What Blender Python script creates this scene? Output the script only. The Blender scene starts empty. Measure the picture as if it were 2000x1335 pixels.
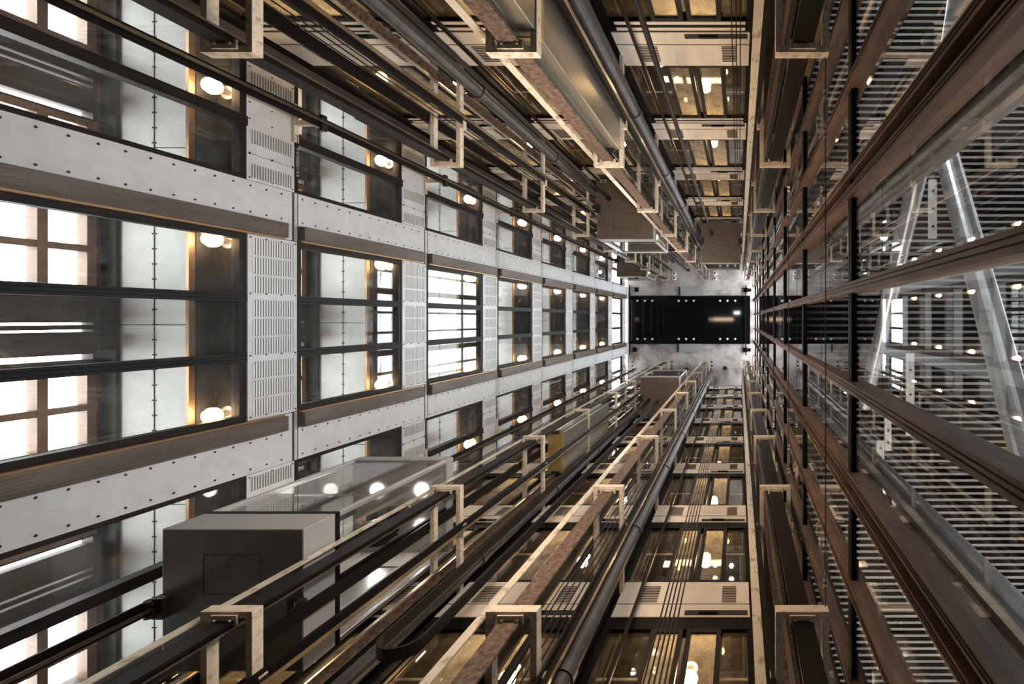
import bpy, math, random
from mathutils import Vector
R = random.Random(7)
C = bpy.context.scene.collection
S = 0.0036            # one unit = 1/1000 of a storey (3.6 m)
PI = math.pi

# ------------------------------------------------------------------ camera
cam_d = bpy.data.cameras.new('camera'); cam = bpy.data.objects.new('camera', cam_d); C.objects.link(cam)
cam.location = (0, 0, 0); cam.rotation_euler = (PI, 0, 0)         # looking straight up the shaft
cam_d.sensor_fit = 'HORIZONTAL'; cam_d.sensor_width = 36; cam_d.lens = 18
cam_d.shift_x = -443 / 2000; cam_d.shift_y = -45.5 / 2000
cam_d.clip_start = 0.05; cam_d.clip_end = 400
sc = bpy.context.scene; sc.camera = cam
# ------------------------------------------------------------------ sky
w = bpy.data.worlds.new('sky'); sc.world = w; w.use_nodes = True
bg = w.node_tree.nodes['Background']; bg.inputs[0].default_value = (0.94, 0.97, 1.0, 1); bg.inputs[1].default_value = 13.0
# ------------------------------------------------------------------ added mid-shaft fill lights without fittings, and the yard lamp
def area(name, loc, rot, sx, sy, power, col):
    d = bpy.data.lights.new(name, 'AREA'); d.shape = 'RECTANGLE'; d.size = sx; d.size_y = sy; d.energy = power; d.color = col
    o = bpy.data.objects.new(name, d); C.objects.link(o); o.location = [v * S for v in loc]; o.rotation_euler = rot
    return o
def point(name, loc, power, col, rad=0.12):
    d = bpy.data.lights.new(name, 'POINT'); d.energy = power; d.color = col; d.shadow_soft_size = rad
    o = bpy.data.objects.new(name, d); C.objects.link(o); o.location = [v * S for v in loc]; return o
def panel_light(name, loc, n, sx, sy, power, col):
    d = bpy.data.lights.new(name, 'AREA'); d.shape = 'RECTANGLE'; d.size = sx; d.size_y = sy; d.energy = power; d.color = col
    o = bpy.data.objects.new(name, d); C.objects.link(o); o.location = [v * S for v in loc]; o.rotation_euler = Vector(n).to_track_quat('-Z', 'Y').to_euler(); return o
for z_, p_ in ((1720, 1.0), (3300, 0.8), (5200, 0.8)):
    panel_light('shaft_fill_cool', (-60, -178, z_), (-0.97, 0, 0.24), 0.22, 2.6, 140 * p_, (0.96, 0.98, 1.0))
    panel_light('shaft_fill_warm', (-500, -5, z_), (0, -0.97, 0.24), 2.4, 1.0, 120 * p_, (1.0, 0.72, 0.48))
    panel_light('shaft_fill_warm', (-500, 45, z_), (0, 0.97, 0.24), 2.4, 1.0, 120 * p_, (1.0, 0.72, 0.48))
point('yard_lamp_warm', (950, 2150, 2700), 1500, (1.0, 0.68, 0.42), 0.06)
# ------------------------------------------------------------------ exposure
vs = sc.view_settings; vs.view_transform = 'Standard'; vs.look = 'None'; vs.exposure = 0.32; vs.gamma = 1.0; vs.use_curve_mapping = False
sc.cycles.max_bounces = 10; sc.cycles.diffuse_bounces = 4; sc.cycles.glossy_bounces = 5; sc.cycles.transparent_max_bounces = 40
sc.cycles.sample_clamp_indirect = 6; sc.cycles.caustics_reflective = False; sc.cycles.caustics_refractive = False

# ================================================================== materials
def mat(name, col, rough=0.5, metal=0.0, noise=0.0, scale=4.0, col2=None, stretch=(1, 1, 1), spec=0.5, bump=0.0, lo=0.35, hi=0.65, detail=6):
    m = bpy.data.materials.new(name); m.use_nodes = True; nt = m.node_tree; b = nt.nodes['Principled BSDF']
    b.inputs['Base Color'].default_value = (*col, 1); b.inputs['Roughness'].default_value = rough
    b.inputs['Metallic'].default_value = metal; b.inputs['Specular IOR Level'].default_value = spec
    if col2 is not None or noise:
        tc = nt.nodes.new('ShaderNodeTexCoord'); mp = nt.nodes.new('ShaderNodeMapping'); mp.inputs['Scale'].default_value = stretch
        n = nt.nodes.new('ShaderNodeTexNoise'); n.inputs['Scale'].default_value = scale; n.inputs['Detail'].default_value = detail; n.inputs['Roughness'].default_value = 0.65
        r = nt.nodes.new('ShaderNodeValToRGB'); r.color_ramp.elements[0].position = lo; r.color_ramp.elements[1].position = hi
        c2 = col2 if col2 is not None else tuple(max(0, c * (1 - noise)) for c in col)
        r.color_ramp.elements[0].color = (*c2, 1); r.color_ramp.elements[1].color = (*col, 1)
        L = nt.links
        L.new(tc.outputs['Object'], mp.inputs[0]); L.new(mp.outputs[0], n.inputs['Vector']); L.new(n.outputs['Fac'], r.inputs[0]); L.new(r.outputs[0], b.inputs['Base Color'])
        if bump:
            bp = nt.nodes.new('ShaderNodeBump'); bp.inputs['Strength'].default_value = bump; bp.inputs['Distance'].default_value = 0.01
            L.new(n.outputs['Fac'], bp.inputs['Height']); L.new(bp.outputs[0], b.inputs['Normal'])
    return m
def glass(name, tint=(0.93, 0.96, 0.95), dirt=0.0, dirtcol=(0.6, 0.55, 0.45), scale=3.0, refl=1.0, dlo=0.4, dhi=0.75):
    m = bpy.data.materials.new(name); m.use_nodes = True; nt = m.node_tree; nt.nodes.clear(); L = nt.links
    out = nt.nodes.new('ShaderNodeOutputMaterial'); tr = nt.nodes.new('ShaderNodeBsdfTransparent'); tr.inputs[0].default_value = (*tint, 1)
    gl = nt.nodes.new('ShaderNodeBsdfGlossy'); gl.inputs['Roughness'].default_value = 0.015
    fr = nt.nodes.new('ShaderNodeFresnel'); ge = nt.nodes.new('ShaderNodeNewGeometry'); io = nt.nodes.new('ShaderNodeMapRange')
    io.inputs[3].default_value = 1.5; io.inputs[4].default_value = 1 / 1.5; L.new(ge.outputs['Backfacing'], io.inputs[0]); L.new(io.outputs[0], fr.inputs[0])
    mx = nt.nodes.new('ShaderNodeMixShader')
    sc_ = nt.nodes.new('ShaderNodeMath'); sc_.operation = 'MULTIPLY'; sc_.inputs[1].default_value = refl; sc_.use_clamp = True
    L.new(fr.outputs[0], sc_.inputs[0]); L.new(sc_.outputs[0], mx.inputs[0]); L.new(tr.outputs[0], mx.inputs[1]); L.new(gl.outputs[0], mx.inputs[2])
    last = mx
    if dirt > 0:
        tl = nt.nodes.new('ShaderNodeBsdfTranslucent'); tl.inputs[0].default_value = (*dirtcol, 1)
        df = nt.nodes.new('ShaderNodeBsdfDiffuse'); df.inputs[0].default_value = (*dirtcol, 1)
        m1 = nt.nodes.new('ShaderNodeMixShader'); m1.inputs[0].default_value = 0.35; L.new(tl.outputs[0], m1.inputs[1]); L.new(df.outputs[0], m1.inputs[2])
        tc = nt.nodes.new('ShaderNodeTexCoord'); n = nt.nodes.new('ShaderNodeTexNoise'); n.inputs['Scale'].default_value = scale; n.inputs['Detail'].default_value = 8; n.inputs['Roughness'].default_value = 0.7
        mr = nt.nodes.new('ShaderNodeMapRange'); mr.inputs[1].default_value = dlo; mr.inputs[2].default_value = dhi; mr.inputs[3].default_value = dirt * 0.22; mr.inputs[4].default_value = dirt
        L.new(tc.outputs['Object'], n.inputs['Vector']); L.new(n.outputs['Fac'], mr.inputs[0])
        m2 = nt.nodes.new('ShaderNodeMixShader'); L.new(mr.outputs[0], m2.inputs[0]); L.new(mx.outputs[0], m2.inputs[1]); L.new(m1.outputs[0], m2.inputs[2]); last = m2
    L.new(last.outputs[0], out.inputs[0]); return m
def emit(name, col, strength):
    m = bpy.data.materials.new(name); m.use_nodes = True; nt = m.node_tree; nt.nodes.clear()
    out = nt.nodes.new('ShaderNodeOutputMaterial'); e = nt.nodes.new('ShaderNodeEmission'); e.inputs[0].default_value = (*col, 1); e.inputs[1].default_value = strength
    nt.links.new(e.outputs[0], out.inputs[0]); return m

M = dict(
    clad=mat('painted_steel_cladding', (0.64, 0.65, 0.66), 0.45, 0.0, col2=(0.55, 0.555, 0.56), scale=3),
    rivet=mat('dark_rivet', (0.03, 0.03, 0.03), 0.4, 0.5),
    louvre=mat('louvre_steel', (0.66, 0.66, 0.67), 0.42, 0.1, col2=(0.56, 0.55, 0.55), scale=2.5),
    channel=mat('weathered_brown_metal', (0.15, 0.115, 0.09), 0.45, 0.25, col2=(0.08, 0.058, 0.045), scale=9, stretch=(1, 1, 0.1)),
    bronze=mat('dark_bronze_frame', (0.026, 0.021, 0.018), 0.5, 0.0, col2=(0.012, 0.010, 0.009), scale=12, stretch=(1, 1, 0.15), spec=0.12),
    copper=mat('warm_bronze_trim', (0.32, 0.19, 0.1), 0.35, 0.7),
    black=mat('black_steel', (0.004, 0.004, 0.004), 0.5, 0.0, spec=0.1),
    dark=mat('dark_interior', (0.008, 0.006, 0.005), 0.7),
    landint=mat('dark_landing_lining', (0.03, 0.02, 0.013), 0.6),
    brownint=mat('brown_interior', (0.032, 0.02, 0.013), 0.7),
    wood=mat('brown_window_timber', (0.2, 0.105, 0.055), 0.5, col2=(0.12, 0.06, 0.03), scale=8, stretch=(1, 6, 1)),
    ceilp=mat('pale_ceiling_panel', (0.7, 0.695, 0.67), 0.45, col2=(0.58, 0.575, 0.55), scale=2),
    rust=mat('rusty_brown_mullion', (0.19, 0.105, 0.063), 0.5, 0.1, col2=(0.065, 0.034, 0.021), scale=14, stretch=(1, 1, 0.12), bump=0.1),
    cream=mat('cream_landing_panel', (0.7, 0.63, 0.54), 0.42, col2=(0.6, 0.53, 0.45), scale=1.6, stretch=(2.5, 1, 0.4)),
    slit=mat('vent_slit', (0.05, 0.04, 0.03), 0.7), groove_shade=mat('louvre_groove_shade', (0.16, 0.155, 0.15), 0.6), slat_lit=mat('louvre_slat_lit', (0.82, 0.82, 0.83), 0.4),  # slats lightened and grooves darkened: light and shade painted on the louvre steel
    post=mat('black_post', (0.006, 0.005, 0.0045), 0.5, 0.0, spec=0.1),
    bracket=mat('worn_bracket_paint', (0.64, 0.55, 0.44), 0.5, 0.0, col2=(0.3, 0.225, 0.17), scale=14, lo=0.3, hi=0.5, bump=0.15),
    bolt=mat('zinc_bolt', (0.6, 0.58, 0.55), 0.3, 0.9),
    rail=mat('greasy_dark_rail', (0.009, 0.007, 0.0056), 0.4, 0.0, spec=0.16, col2=(0.005, 0.004, 0.0035), scale=10, stretch=(1, 1, 0.1)),
    railrust=mat('rusty_rail', (0.15, 0.095, 0.065), 0.6, 0.3, col2=(0.035, 0.025, 0.02), scale=18, lo=0.4, hi=0.6, bump=0.3),
    railbright=mat('worn_bright_rail', (0.6, 0.5, 0.4), 0.25, 0.95),
    rope=mat('black_rope', (0.006, 0.0055, 0.005), 0.5, 0.0, spec=0.3),
    pipe=mat('grey_zinc_pipe', (0.055, 0.056, 0.06), 0.42, 0.1, col2=(0.028, 0.028, 0.03), scale=6),
    tape=mat('bright_selector_tape', (0.85, 0.78, 0.66), 0.28, 0.55, col2=(0.5, 0.4, 0.27), scale=9, stretch=(1, 1, 0.5), lo=0.38, hi=0.46),
    under=mat('brown_grey_cab_underside', (0.105, 0.08, 0.06), 0.5, col2=(0.075, 0.057, 0.042), scale=3),
    seam=mat('dark_seam', (0.02, 0.017, 0.015), 0.8),
    cabsteel=mat('brushed_cab_steel', (0.62, 0.62, 0.63), 0.3, 0.75),
    cabpaint=mat('grey_cab_paint', (0.34, 0.335, 0.33), 0.4, 0.1),
    cabin=mat('pale_cab_lining', (0.62, 0.56, 0.52), 0.5),
    cwt=mat('grey_green_counterweight', (0.36, 0.34, 0.28), 0.3, 0.75, col2=(0.24, 0.225, 0.18), scale=3, stretch=(1, 2, 0.3)),
    brass=mat('yellow_brass_edge', (0.55, 0.4, 0.14), 0.35, 0.7),
    shoe=mat('guide_shoe_black', (0.02, 0.018, 0.017), 0.5, 0.3),
    conc=mat('stained_concrete', (0.5, 0.485, 0.47), 0.8, col2=(0.17, 0.11, 0.09), scale=0.5, lo=0.36, hi=0.56, detail=10),
    greyp=mat('grey_hatch', (0.3, 0.31, 0.32), 0.5),
    white=mat('white_disc', (0.85, 0.85, 0.85), 0.3),
    skyl=mat('black_skylight_glass', (0.004, 0.004, 0.005), 0.05, spec=0.12),
    deck=mat('galvanised_deck', (0.28, 0.28, 0.28), 0.5, 0.1, col2=(0.14, 0.14, 0.14), scale=2, stretch=(0.3, 3, 1)),
    deckshade=mat('deck_recess_shade', (0.006, 0.006, 0.006), 0.8, spec=0.1),  # shade of the rib recesses painted in as near black
    tube=mat('grey_painted_tube', (0.42, 0.42, 0.43), 0.32, 0.55, col2=(0.3, 0.3, 0.3), scale=5),
    plate=mat('white_steel_plate', (0.62, 0.62, 0.62), 0.5),
    ground=mat('lobby_floor', (0.2, 0.18, 0.16), 0.6),
    shell=mat('shaft_base_wall', (0.22, 0.2, 0.18), 0.8),
    g_clear=glass('clear_window_glass', (0.94, 0.96, 0.95)),
    g_smudge=glass('smudged_glass', (0.92, 0.92, 0.91), 0.035, (0.75, 0.74, 0.7), 2.5, dlo=0.45, dhi=0.8),
    g_door=glass('dusty_door_glass', (0.95, 0.9, 0.8), 0.6, (0.9, 0.8, 0.62), 2.6, dlo=0.36, dhi=0.76),
    g_land=glass('landing_side_glass', (0.92, 0.9, 0.84), 0.07, (0.75, 0.62, 0.42), 4.0),
    g_cab=glass('cab_glass', (0.9, 0.9, 0.88), 0.06, (0.85, 0.83, 0.8), 3.0),
    g_wall=glass('curtain_wall_glass', (0.9, 0.92, 0.92), 0.0, refl=1.5),
    lamp2=emit('warm_landing_globe', (1.0, 0.7, 0.4), 75.0),
    lamp=emit('warm_lamp_globe', (1.0, 0.68, 0.38), 38.0),
    cablamp=emit('cab_ceiling_light', (1.0, 0.95, 0.88), 16.0),
    jacket=mat('black_jacket_cloth', (0.014, 0.014, 0.017), 0.8),
    trouser=mat('dark_trouser_cloth', (0.02, 0.02, 0.025), 0.85),
    skin=mat('skin', (0.55, 0.33, 0.24), 0.5), hair=mat('reddish_brown_hair', (0.16, 0.045, 0.025), 0.5),
)

# ================================================================== mesh building
class MB:
    def __init__(s): s.v = []; s.f = []; s.m = []; s.ms = []
    def mi(s, m):
        if m not in s.ms: s.ms.append(m)
        return s.ms.index(m)
    def poly(s, pts, faces, m):
        b = len(s.v); s.v += [tuple(p) for p in pts]; i = s.mi(m)
        for f in faces: s.f.append(tuple(b + k for k in f)); s.m.append(i)
    def box(s, x0, x1, y0, y1, z0, z1, m):
        if x0 > x1: x0, x1 = x1, x0
        if y0 > y1: y0, y1 = y1, y0
        if z0 > z1: z0, z1 = z1, z0
        s.poly([(x0, y0, z0), (x1, y0, z0), (x1, y1, z0), (x0, y1, z0), (x0, y0, z1), (x1, y0, z1), (x1, y1, z1), (x0, y1, z1)],
               [(3, 2, 1, 0), (4, 5, 6, 7), (0, 1, 5, 4), (1, 2, 6, 5), (2, 3, 7, 6), (3, 0, 4, 7)], m)
    def tube(s, p, q, r, m, n=10, r2=None, caps=True):
        p = Vector(p); q = Vector(q); d = (q - p).normalized(); a = d.orthogonal().normalized(); b = d.cross(a); r2 = r if r2 is None else r2
        pts = [p + (a * math.cos(2 * PI * i / n) + b * math.sin(2 * PI * i / n)) * r for i in range(n)] + [q + (a * math.cos(2 * PI * i / n) + b * math.sin(2 * PI * i / n)) * r2 for i in range(n)]
        fs = [(i, (i + 1) % n, n + (i + 1) % n, n + i) for i in range(n)]
        if caps: fs += [tuple(range(n))[::-1], tuple(range(n, 2 * n))]
        s.poly(pts, fs, m)
    def path(s, pts, r, m, n=6):
        for a, b in zip(pts[:-1], pts[1:]): s.tube(a, b, r, m, n)
    def ball(s, c, r, m, nu=10, nv=7, sc=(1, 1, 1)):
        pts = [(c[0], c[1], c[2] - r * sc[2])]
        for j in range(1, nv):
            t = PI * j / nv - PI / 2
            for i in range(nu):
                p = 2 * PI * i / nu; pts.append((c[0] + r * sc[0] * math.cos(t) * math.cos(p), c[1] + r * sc[1] * math.cos(t) * math.sin(p), c[2] + r * sc[2] * math.sin(t)))
        pts.append((c[0], c[1], c[2] + r * sc[2])); fs = []
        for i in range(nu):
            k = (i + 1) % nu; fs.append((0, 1 + k, 1 + i)); fs.append((len(pts) - 1, 1 + (nv - 2) * nu + i, 1 + (nv - 2) * nu + k))
            for j in range(nv - 2): fs.append((1 + j * nu + i, 1 + j * nu + k, 1 + (j + 1) * nu + k, 1 + (j + 1) * nu + i))
        s.poly(pts, fs, m)
    def mesh(s, name, o=(0, 0, 0), smooth=False):
        me = bpy.data.meshes.new(name); me.from_pydata([((x - o[0]) * S, (y - o[1]) * S, (z - o[2]) * S) for x, y, z in s.v], [], s.f)
        for m in s.ms: me.materials.append(M[m])
        me.polygons.foreach_set('material_index', s.m)
        if smooth: me.polygons.foreach_set('use_smooth', [True] * len(s.f))
        me.update(); return me
    def build(s, name, parent=None, o=(0, 0, 0), smooth=False, bevel=0):
        ob = bpy.data.objects.new(name, s.mesh(name, o, smooth)); C.objects.link(ob)
        if parent is not None: ob.parent = parent
        else: ob.location = [k * S for k in o]
        if bevel:
            b = ob.modifiers.new('bevel', 'BEVEL'); b.width = bevel * S; b.segments = 3; b.limit_method = 'ANGLE'
        return ob
def tag(o, label, cat, group=None, kind=None):
    o['label'] = label; o['category'] = cat
    if group: o['group'] = group
    if kind: o['kind'] = kind
    return o
def empty(name, loc):
    o = bpy.data.objects.new(name, None); C.objects.link(o); o.location = [k * S for k in loc]; o.empty_display_size = 0.1; return o
def tree_copy(o, dz=0, dx=0, dy=0):
    c = o.copy(); C.objects.link(c); c.location = o.location + Vector((dx * S, dy * S, dz * S))
    for ch in list(o.children):
        d = ch.copy(); C.objects.link(d); d.parent = c
        for g in list(ch.children):
            e = g.copy(); C.objects.link(e); e.parent = d
    return c

LV = ['nearest', 'second nearest', 'third nearest', 'fourth nearest', 'fifth nearest', 'sixth nearest', 'third farthest', 'second farthest', 'farthest']
BANK = {-1: 'upper', 1: 'lower'}
NF = 9                # storeys in view: index k = 0..8, storey offset (k-1)*1000
XL, XR = -2088, 288   # grey clad wall / glass wall
YC, YW = 37, 25       # centre lines
TOP = 9710
CX = (-1690, -950, -210)
CN = ('in the clad-wall column', 'in the middle column', 'in the glass-wall column')

# ================================================================== SETTING
# ---- base of the shaft (below the picture) and far roof
b = MB(); b.box(-3200, 4260, -3460, 4260, -470, -444, 'ground'); tag(b.build('floor'), 'dark lobby floor at the foot of the shaft', 'floor', kind='structure')
b = MB(); b.box(XL - 60, XL - 16, -1240, 1290, -444, 1140, 'shell'); b.box(-3200, XL, -2400, -2330, -444, 1400, 'shell'); b.box(-3200, XL, 2330, 2400, -444, 1400, 'shell')
tag(b.build('wall_left_base'), 'plain lower wall under the grey clad facade', 'wall', kind='structure')
for s in (-1, 1):
    b = MB(); b.box(XL, XR + 40, YW + s * 1237, YW + s * 1277, -444, 1140, 'shell')
    tag(b.build('wall_%s_base' % ('north' if s < 0 else 'south')), 'plain lower wall under the %s bank of lift landings' % BANK[s], 'wall', kind='structure')
b = MB(); b.box(XL - 30, XR + 60, -1300, 1340, TOP, TOP + 60, 'conc'); tag(b.build('ceiling'), 'stained concrete ceiling at the top of the shaft', 'ceiling', kind='structure')
# ---- skylight
o = empty('skylight', (-940, 22, TOP)); tag(o, 'long black glass skylight with white point fixings in the concrete ceiling', 'skylight')
OR = (-940, 22, TOP)
b = MB(); b.box(XL + 2, 214, -427, 471, TOP - 14, TOP - 1, 'skyl'); b.build('dark_glass', o, OR)
b = MB()
for y in (-427, 471): b.box(XL + 2, 214, y - 8, y + 8, TOP - 20, TOP, 'black')
b.build('edge_frame', o, OR)
for y in (587, 661.5):
    for x in (1245, 1259.5, 1274, 1325.5, 1340, 1355, 1406.5, 1421, 1436):
        b = MB(); X = (x - 1443) * 9.69; Y = (y - 622) * 9.69; b.tube((X, Y, TOP - 26), (X, Y, TOP - 14), 20, 'white', 14); b.tube((X, Y, TOP - 30), (X, Y, TOP - 26), 8, 'bolt', 8)
        b.build('point_fixing', o, OR, smooth=False)
for nm, X in (('next to the clad wall', -2060), ('next to the glass wall', 132)):
    b = MB(); b.box(X - 10, X + 10, -640, 690, TOP - 60, TOP - 40, 'black')
    for yy in (-470, 520): b.box(X - 8, X + 8, yy - 8, yy + 8, TOP - 60, TOP, 'black')
    tag(b.build('tie_bar', o=(X, 22, TOP - 50)), 'thin black bar across the skylight end ' + nm, 'bar')
for nm, y0, y1, x0 in (('upper', -602, -432, -1146), ('lower', 476, 630, -1170)):
    b = MB(); b.box(x0, x0 + 458, y0, y1, TOP - 22, TOP, 'greyp'); b.box(x0, x0 + 40, y0, y1, TOP - 30, TOP - 22, 'seam')
    tag(b.build('ceiling_hatch', o=(x0, y0, TOP)), 'grey flat hatch at the %s long edge of the skylight' % nm, 'hatch')
for nm, x, y in (('upper corner by the clad wall', 1243, 565.5), ('lower corner by the clad wall', 1239.5, 682.5), ('upper corner by the glass wall', 1456, 566), ('lower corner by the glass wall', 1455, 683)):
    b = MB(); X = (x - 1443) * 9.68; Y = (y - 622) * 9.68; b.box(X - 38, X + 38, Y - 42, Y + 42, TOP - 40, TOP, 'black')
    if x > 1450: b.tube((X + 38, Y, TOP - 25), (X + 110, Y, TOP - 25), 30, 'black', 10)
    tag(b.build('anchor_block', o=(X, Y, TOP)), 'small black block at the skylight, ' + nm, 'block')
for nm, x, y in (('upper one by first upper-bank lift', 1316.5, 533.5), ('lower one by first upper-bank lift', 1316.5, 542.5),
                 ('upper one by third upper-bank lift', 1396, 532.5), ('lower one by third upper-bank lift', 1396, 543)):
    b = MB(); X = (x - 1443) * 9.6; Y = (y - 622) * 9.6; b.tube((X, Y, TOP - 90), (X, Y, TOP), 32, 'white', 12); b.tube((X, Y, TOP - 92), (X, Y, TOP - 89), 17, 'black', 10)
    tag(b.build('pipe_sleeve', o=(X, Y, TOP)), 'white pipe sleeve on ceiling, ' + nm, 'sleeve')
for nm, x, y, r in (('beside the near end of the lower bank, upper one', 1235, 706, 16), ('beside the near end of the lower bank, lower one', 1235, 714, 16), ('by first and second lift of the lower bank, upper one', 1312, 706, 16),
                    ('by first and second lift of the lower bank, lower one', 1312, 714, 16), ('by second and third lift of the lower bank, upper one', 1390, 706, 18), ('by second and third lift of the lower bank, lower one', 1390, 714, 18),
                    ('round the ropes of the third lift, lower bank', 1416, 719, 46), ('round the ropes of the middle lift, lower bank', 1341, 720, 34), ('round the ropes of the middle lift, upper bank', 1344, 527, 30)):
    b = MB(); X = (x - 1443) * 9.7; Y = (y - 622) * 9.7; b.tube((X, Y, TOP - 4), (X, Y, TOP), r, 'seam', 12)
    tag(b.build('ceiling_hole', o=(X, Y, TOP)), 'black hole in ceiling ' + nm, 'hole')

# ---- left wall: clad facade, storey by storey
def rel(s, a): return YC + s * a
for s in (-1, 1):
    b = MB(); b.box(XL - 30, XL + 4, rel(s, 1183), rel(s, 1255), 1100, TOP, 'channel')
    tag(b.build('wall_left_corner_post', o=(XL, rel(s, 1220), 1100)), 'brown corner post of the grey clad facade, %s bank' % BANK[s], 'wall', kind='structure')
b = MB()
for k in range(NF - 1):
    z = (k - 1) * 1000
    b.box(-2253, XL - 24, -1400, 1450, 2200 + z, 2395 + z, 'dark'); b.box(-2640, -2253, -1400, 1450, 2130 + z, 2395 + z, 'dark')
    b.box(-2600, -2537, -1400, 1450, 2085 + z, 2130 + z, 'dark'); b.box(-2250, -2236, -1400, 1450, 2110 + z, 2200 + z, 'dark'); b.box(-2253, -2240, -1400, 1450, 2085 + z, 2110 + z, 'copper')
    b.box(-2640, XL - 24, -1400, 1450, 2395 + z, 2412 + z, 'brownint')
for y in (-1400, 1450): b.box(-2660, XL - 10, y - 20, y + 20, 1100, TOP, 'brownint')
tag(b.build('slab_corridor'), 'dark corridor slabs behind the clad facade', 'floor', kind='structure')
for k in range(NF - 1):
    z = (k - 1) * 1000; b = MB()
    b.box(-2537, -2253, -1395, 1445, 2098 + z, 2129 + z, 'ceilp')
    for yy in range(-1340, 1400, 62):
        for xx in (-2400, -2388): b.tube((xx, yy, 2095 + z), (xx, yy, 2098 + z), 3.2, 'rivet', 6)
    b.box(-2395.5, -2393, -1395, 1445, 2096 + z, 2098 + z, 'seam')
    for yy in (-700, 25, 760): b.box(-2537, -2253, yy - 1.5, yy + 1.5, 2096 + z, 2098 + z, 'seam')
    tag(b.build('ceiling_corridor_%d' % (k + 1)), 'pale riveted corridor ceiling behind the clad facade, %s storey' % LV[k], 'ceiling', kind='structure')
# outer corridor wall with daylight windows
WIN = [(-1400, -1112 + YC), (-814 + YC, -500 + YC), (-473 + YC, -157 + YC), (157 + YC, 473 + YC), (500 + YC, 814 + YC), (1112 + YC, 1450)]
SLT = [(-1000 + YC, -990 + YC), (-972 + YC, -962 + YC), (-862 + YC, -838 + YC), (-22 + YC, -12 + YC), (6 + YC, 15 + YC), (104 + YC, 126 + YC), (838 + YC, 862 + YC), (962 + YC, 972 + YC), (990 + YC, 1000 + YC)]
b = MB(); edges = sorted(WIN + SLT); prev = -1450
for a, c in edges + [(1500, 1500)]:
    if a > prev: b.box(-2640, -2600, prev, a, 1100, TOP, 'brownint')
    prev = c
for k in range(NF):
    z = (k - 1) * 1000
    b.box(-2645, -2598, -1450, 1500, 2060 + z, 2412 + z, 'brownint'); b.box(-2645, -2598, -1450, 1500, 2412 + z, 2450 + z, 'brownint')
tag(b.build('wall_corridor'), 'brown outer corridor wall with daylight windows', 'wall', kind='structure')
n = 0
for k in range(NF):
    z = (k - 1) * 1000; b = MB(); n += 1
    for a, c in WIN:
        mid = (a + c) / 2
        for y in (a, c): b.box(-2632, -2594, y - 14, y + 14, 1440 + z, 2070 + z, 'wood')
        b.box(-2630, -2592, mid - 13, mid + 13, 1440 + z, 2070 + z, 'wood')
        for zz in (1450, 1650, 1905, 2050): b.box(-2631, -2590, a, c, zz - 15 + z, zz + 15 + z, 'wood')
    o = b.build('window_%d' % n); tag(o, 'brown timber daylight windows of the corridor, %s storey' % LV[k], 'window', kind='structure')
    g = MB()
    for a, c in WIN: g.box(-2622, -2618, a, c, 1440 + z, 2070 + z, 'g_clear')
    g.build('pane', o)

for s in (-1, 1):
    # cladding panel
    OR = (XL, rel(s, 548), 1390); b = MB(); b.box(XL - 8, XL + 8, rel(s, 401), rel(s, 625), 1397, 2385, 'clad'); b.box(XL - 14, XL + 3, rel(s, 401), rel(s, 628), 1385, 2397, 'seam')
    for i in range(13):
        for yy in (492, 604): b.tube((XL + 7, rel(s, yy), 1440 + i * 74), (XL + 10, rel(s, yy), 1440 + i * 74), 4.2, 'rivet', 7)
    clad = b.build('cladding_panel', o=OR)
    # ribbed channel
    OR2 = (XL, rel(s, 436), 1414); b = MB()
    b.box(XL + 8.5, XL + 44, rel(s, 404), rel(s, 470), 1412, 2325, 'channel')
    for i in range(6): b.box(XL + 44, XL + 47, rel(s, 408 + i * 11), rel(s, 413 + i * 11), 1412, 2325, 'channel')
    chan = b.build('ribbed_channel', o=OR2, bevel=2)
    b = MB(); b.box(XL + 8.5, XL + 28, rel(s, 396), rel(s, 404), 1412, 2325, 'copper'); b.build('bronze_lip', chan, OR2)
    # side louvre panel
    OR3 = (XL, rel(s, 900), 2168); b = MB(); b.box(XL - 12, XL + 4, rel(s, 628), rel(s, 1178), 2168, 2400, 'louvre')
    for yy in (671, 817, 1065):
        for i in range(16): b.box(XL + 4, XL + 9, rel(s, yy - 30), rel(s, yy + 30), 2190 + i * 12.6, 2196 + i * 12.6, 'louvre'); b.box(XL + 3.5, XL + 5, rel(s, yy - 28), rel(s, yy + 28), 2197 + i * 12.6, 2201 + i * 12.6, 'slit')
    for yy in (640, 740, 745, 890, 960, 1110):
        for zz in (2180, 2285, 2390): b.tube((XL + 4, rel(s, yy), zz), (XL + 7, rel(s, yy), zz), 3.2, 'rivet', 6)
    b.box(XL + 3, XL + 5, rel(s, 741.5), rel(s, 743), 2168, 2400, 'seam')
    lou = b.build('louvre_panel', o=OR3)
    for k in range(NF):
        z = (k - 1) * 1000
        for src, lab, cat, grp in ((clad, 'riveted pale grey steel cladding strip %s the middle windows, %s storey' % ('above' if s < 0 else 'below', LV[k]), 'panel', 'riveted grey cladding panels'),
                                   (chan, 'ribbed brown metal channel %s the middle windows, %s storey' % ('above' if s < 0 else 'below', LV[k]), 'channel', 'ribbed brown channels'),
                                   (lou, 'grey slotted louvre panel between side windows in %s side strip, %s slab' % (BANK[s], LV[k]), 'louvre panel', 'side louvre panels')):
            c = tree_copy(src, z); tag(c, lab, cat, grp)
    for o in (clad, chan, lou):
        for ch in list(o.children): bpy.data.objects.remove(ch)
        bpy.data.objects.remove(o)
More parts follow.
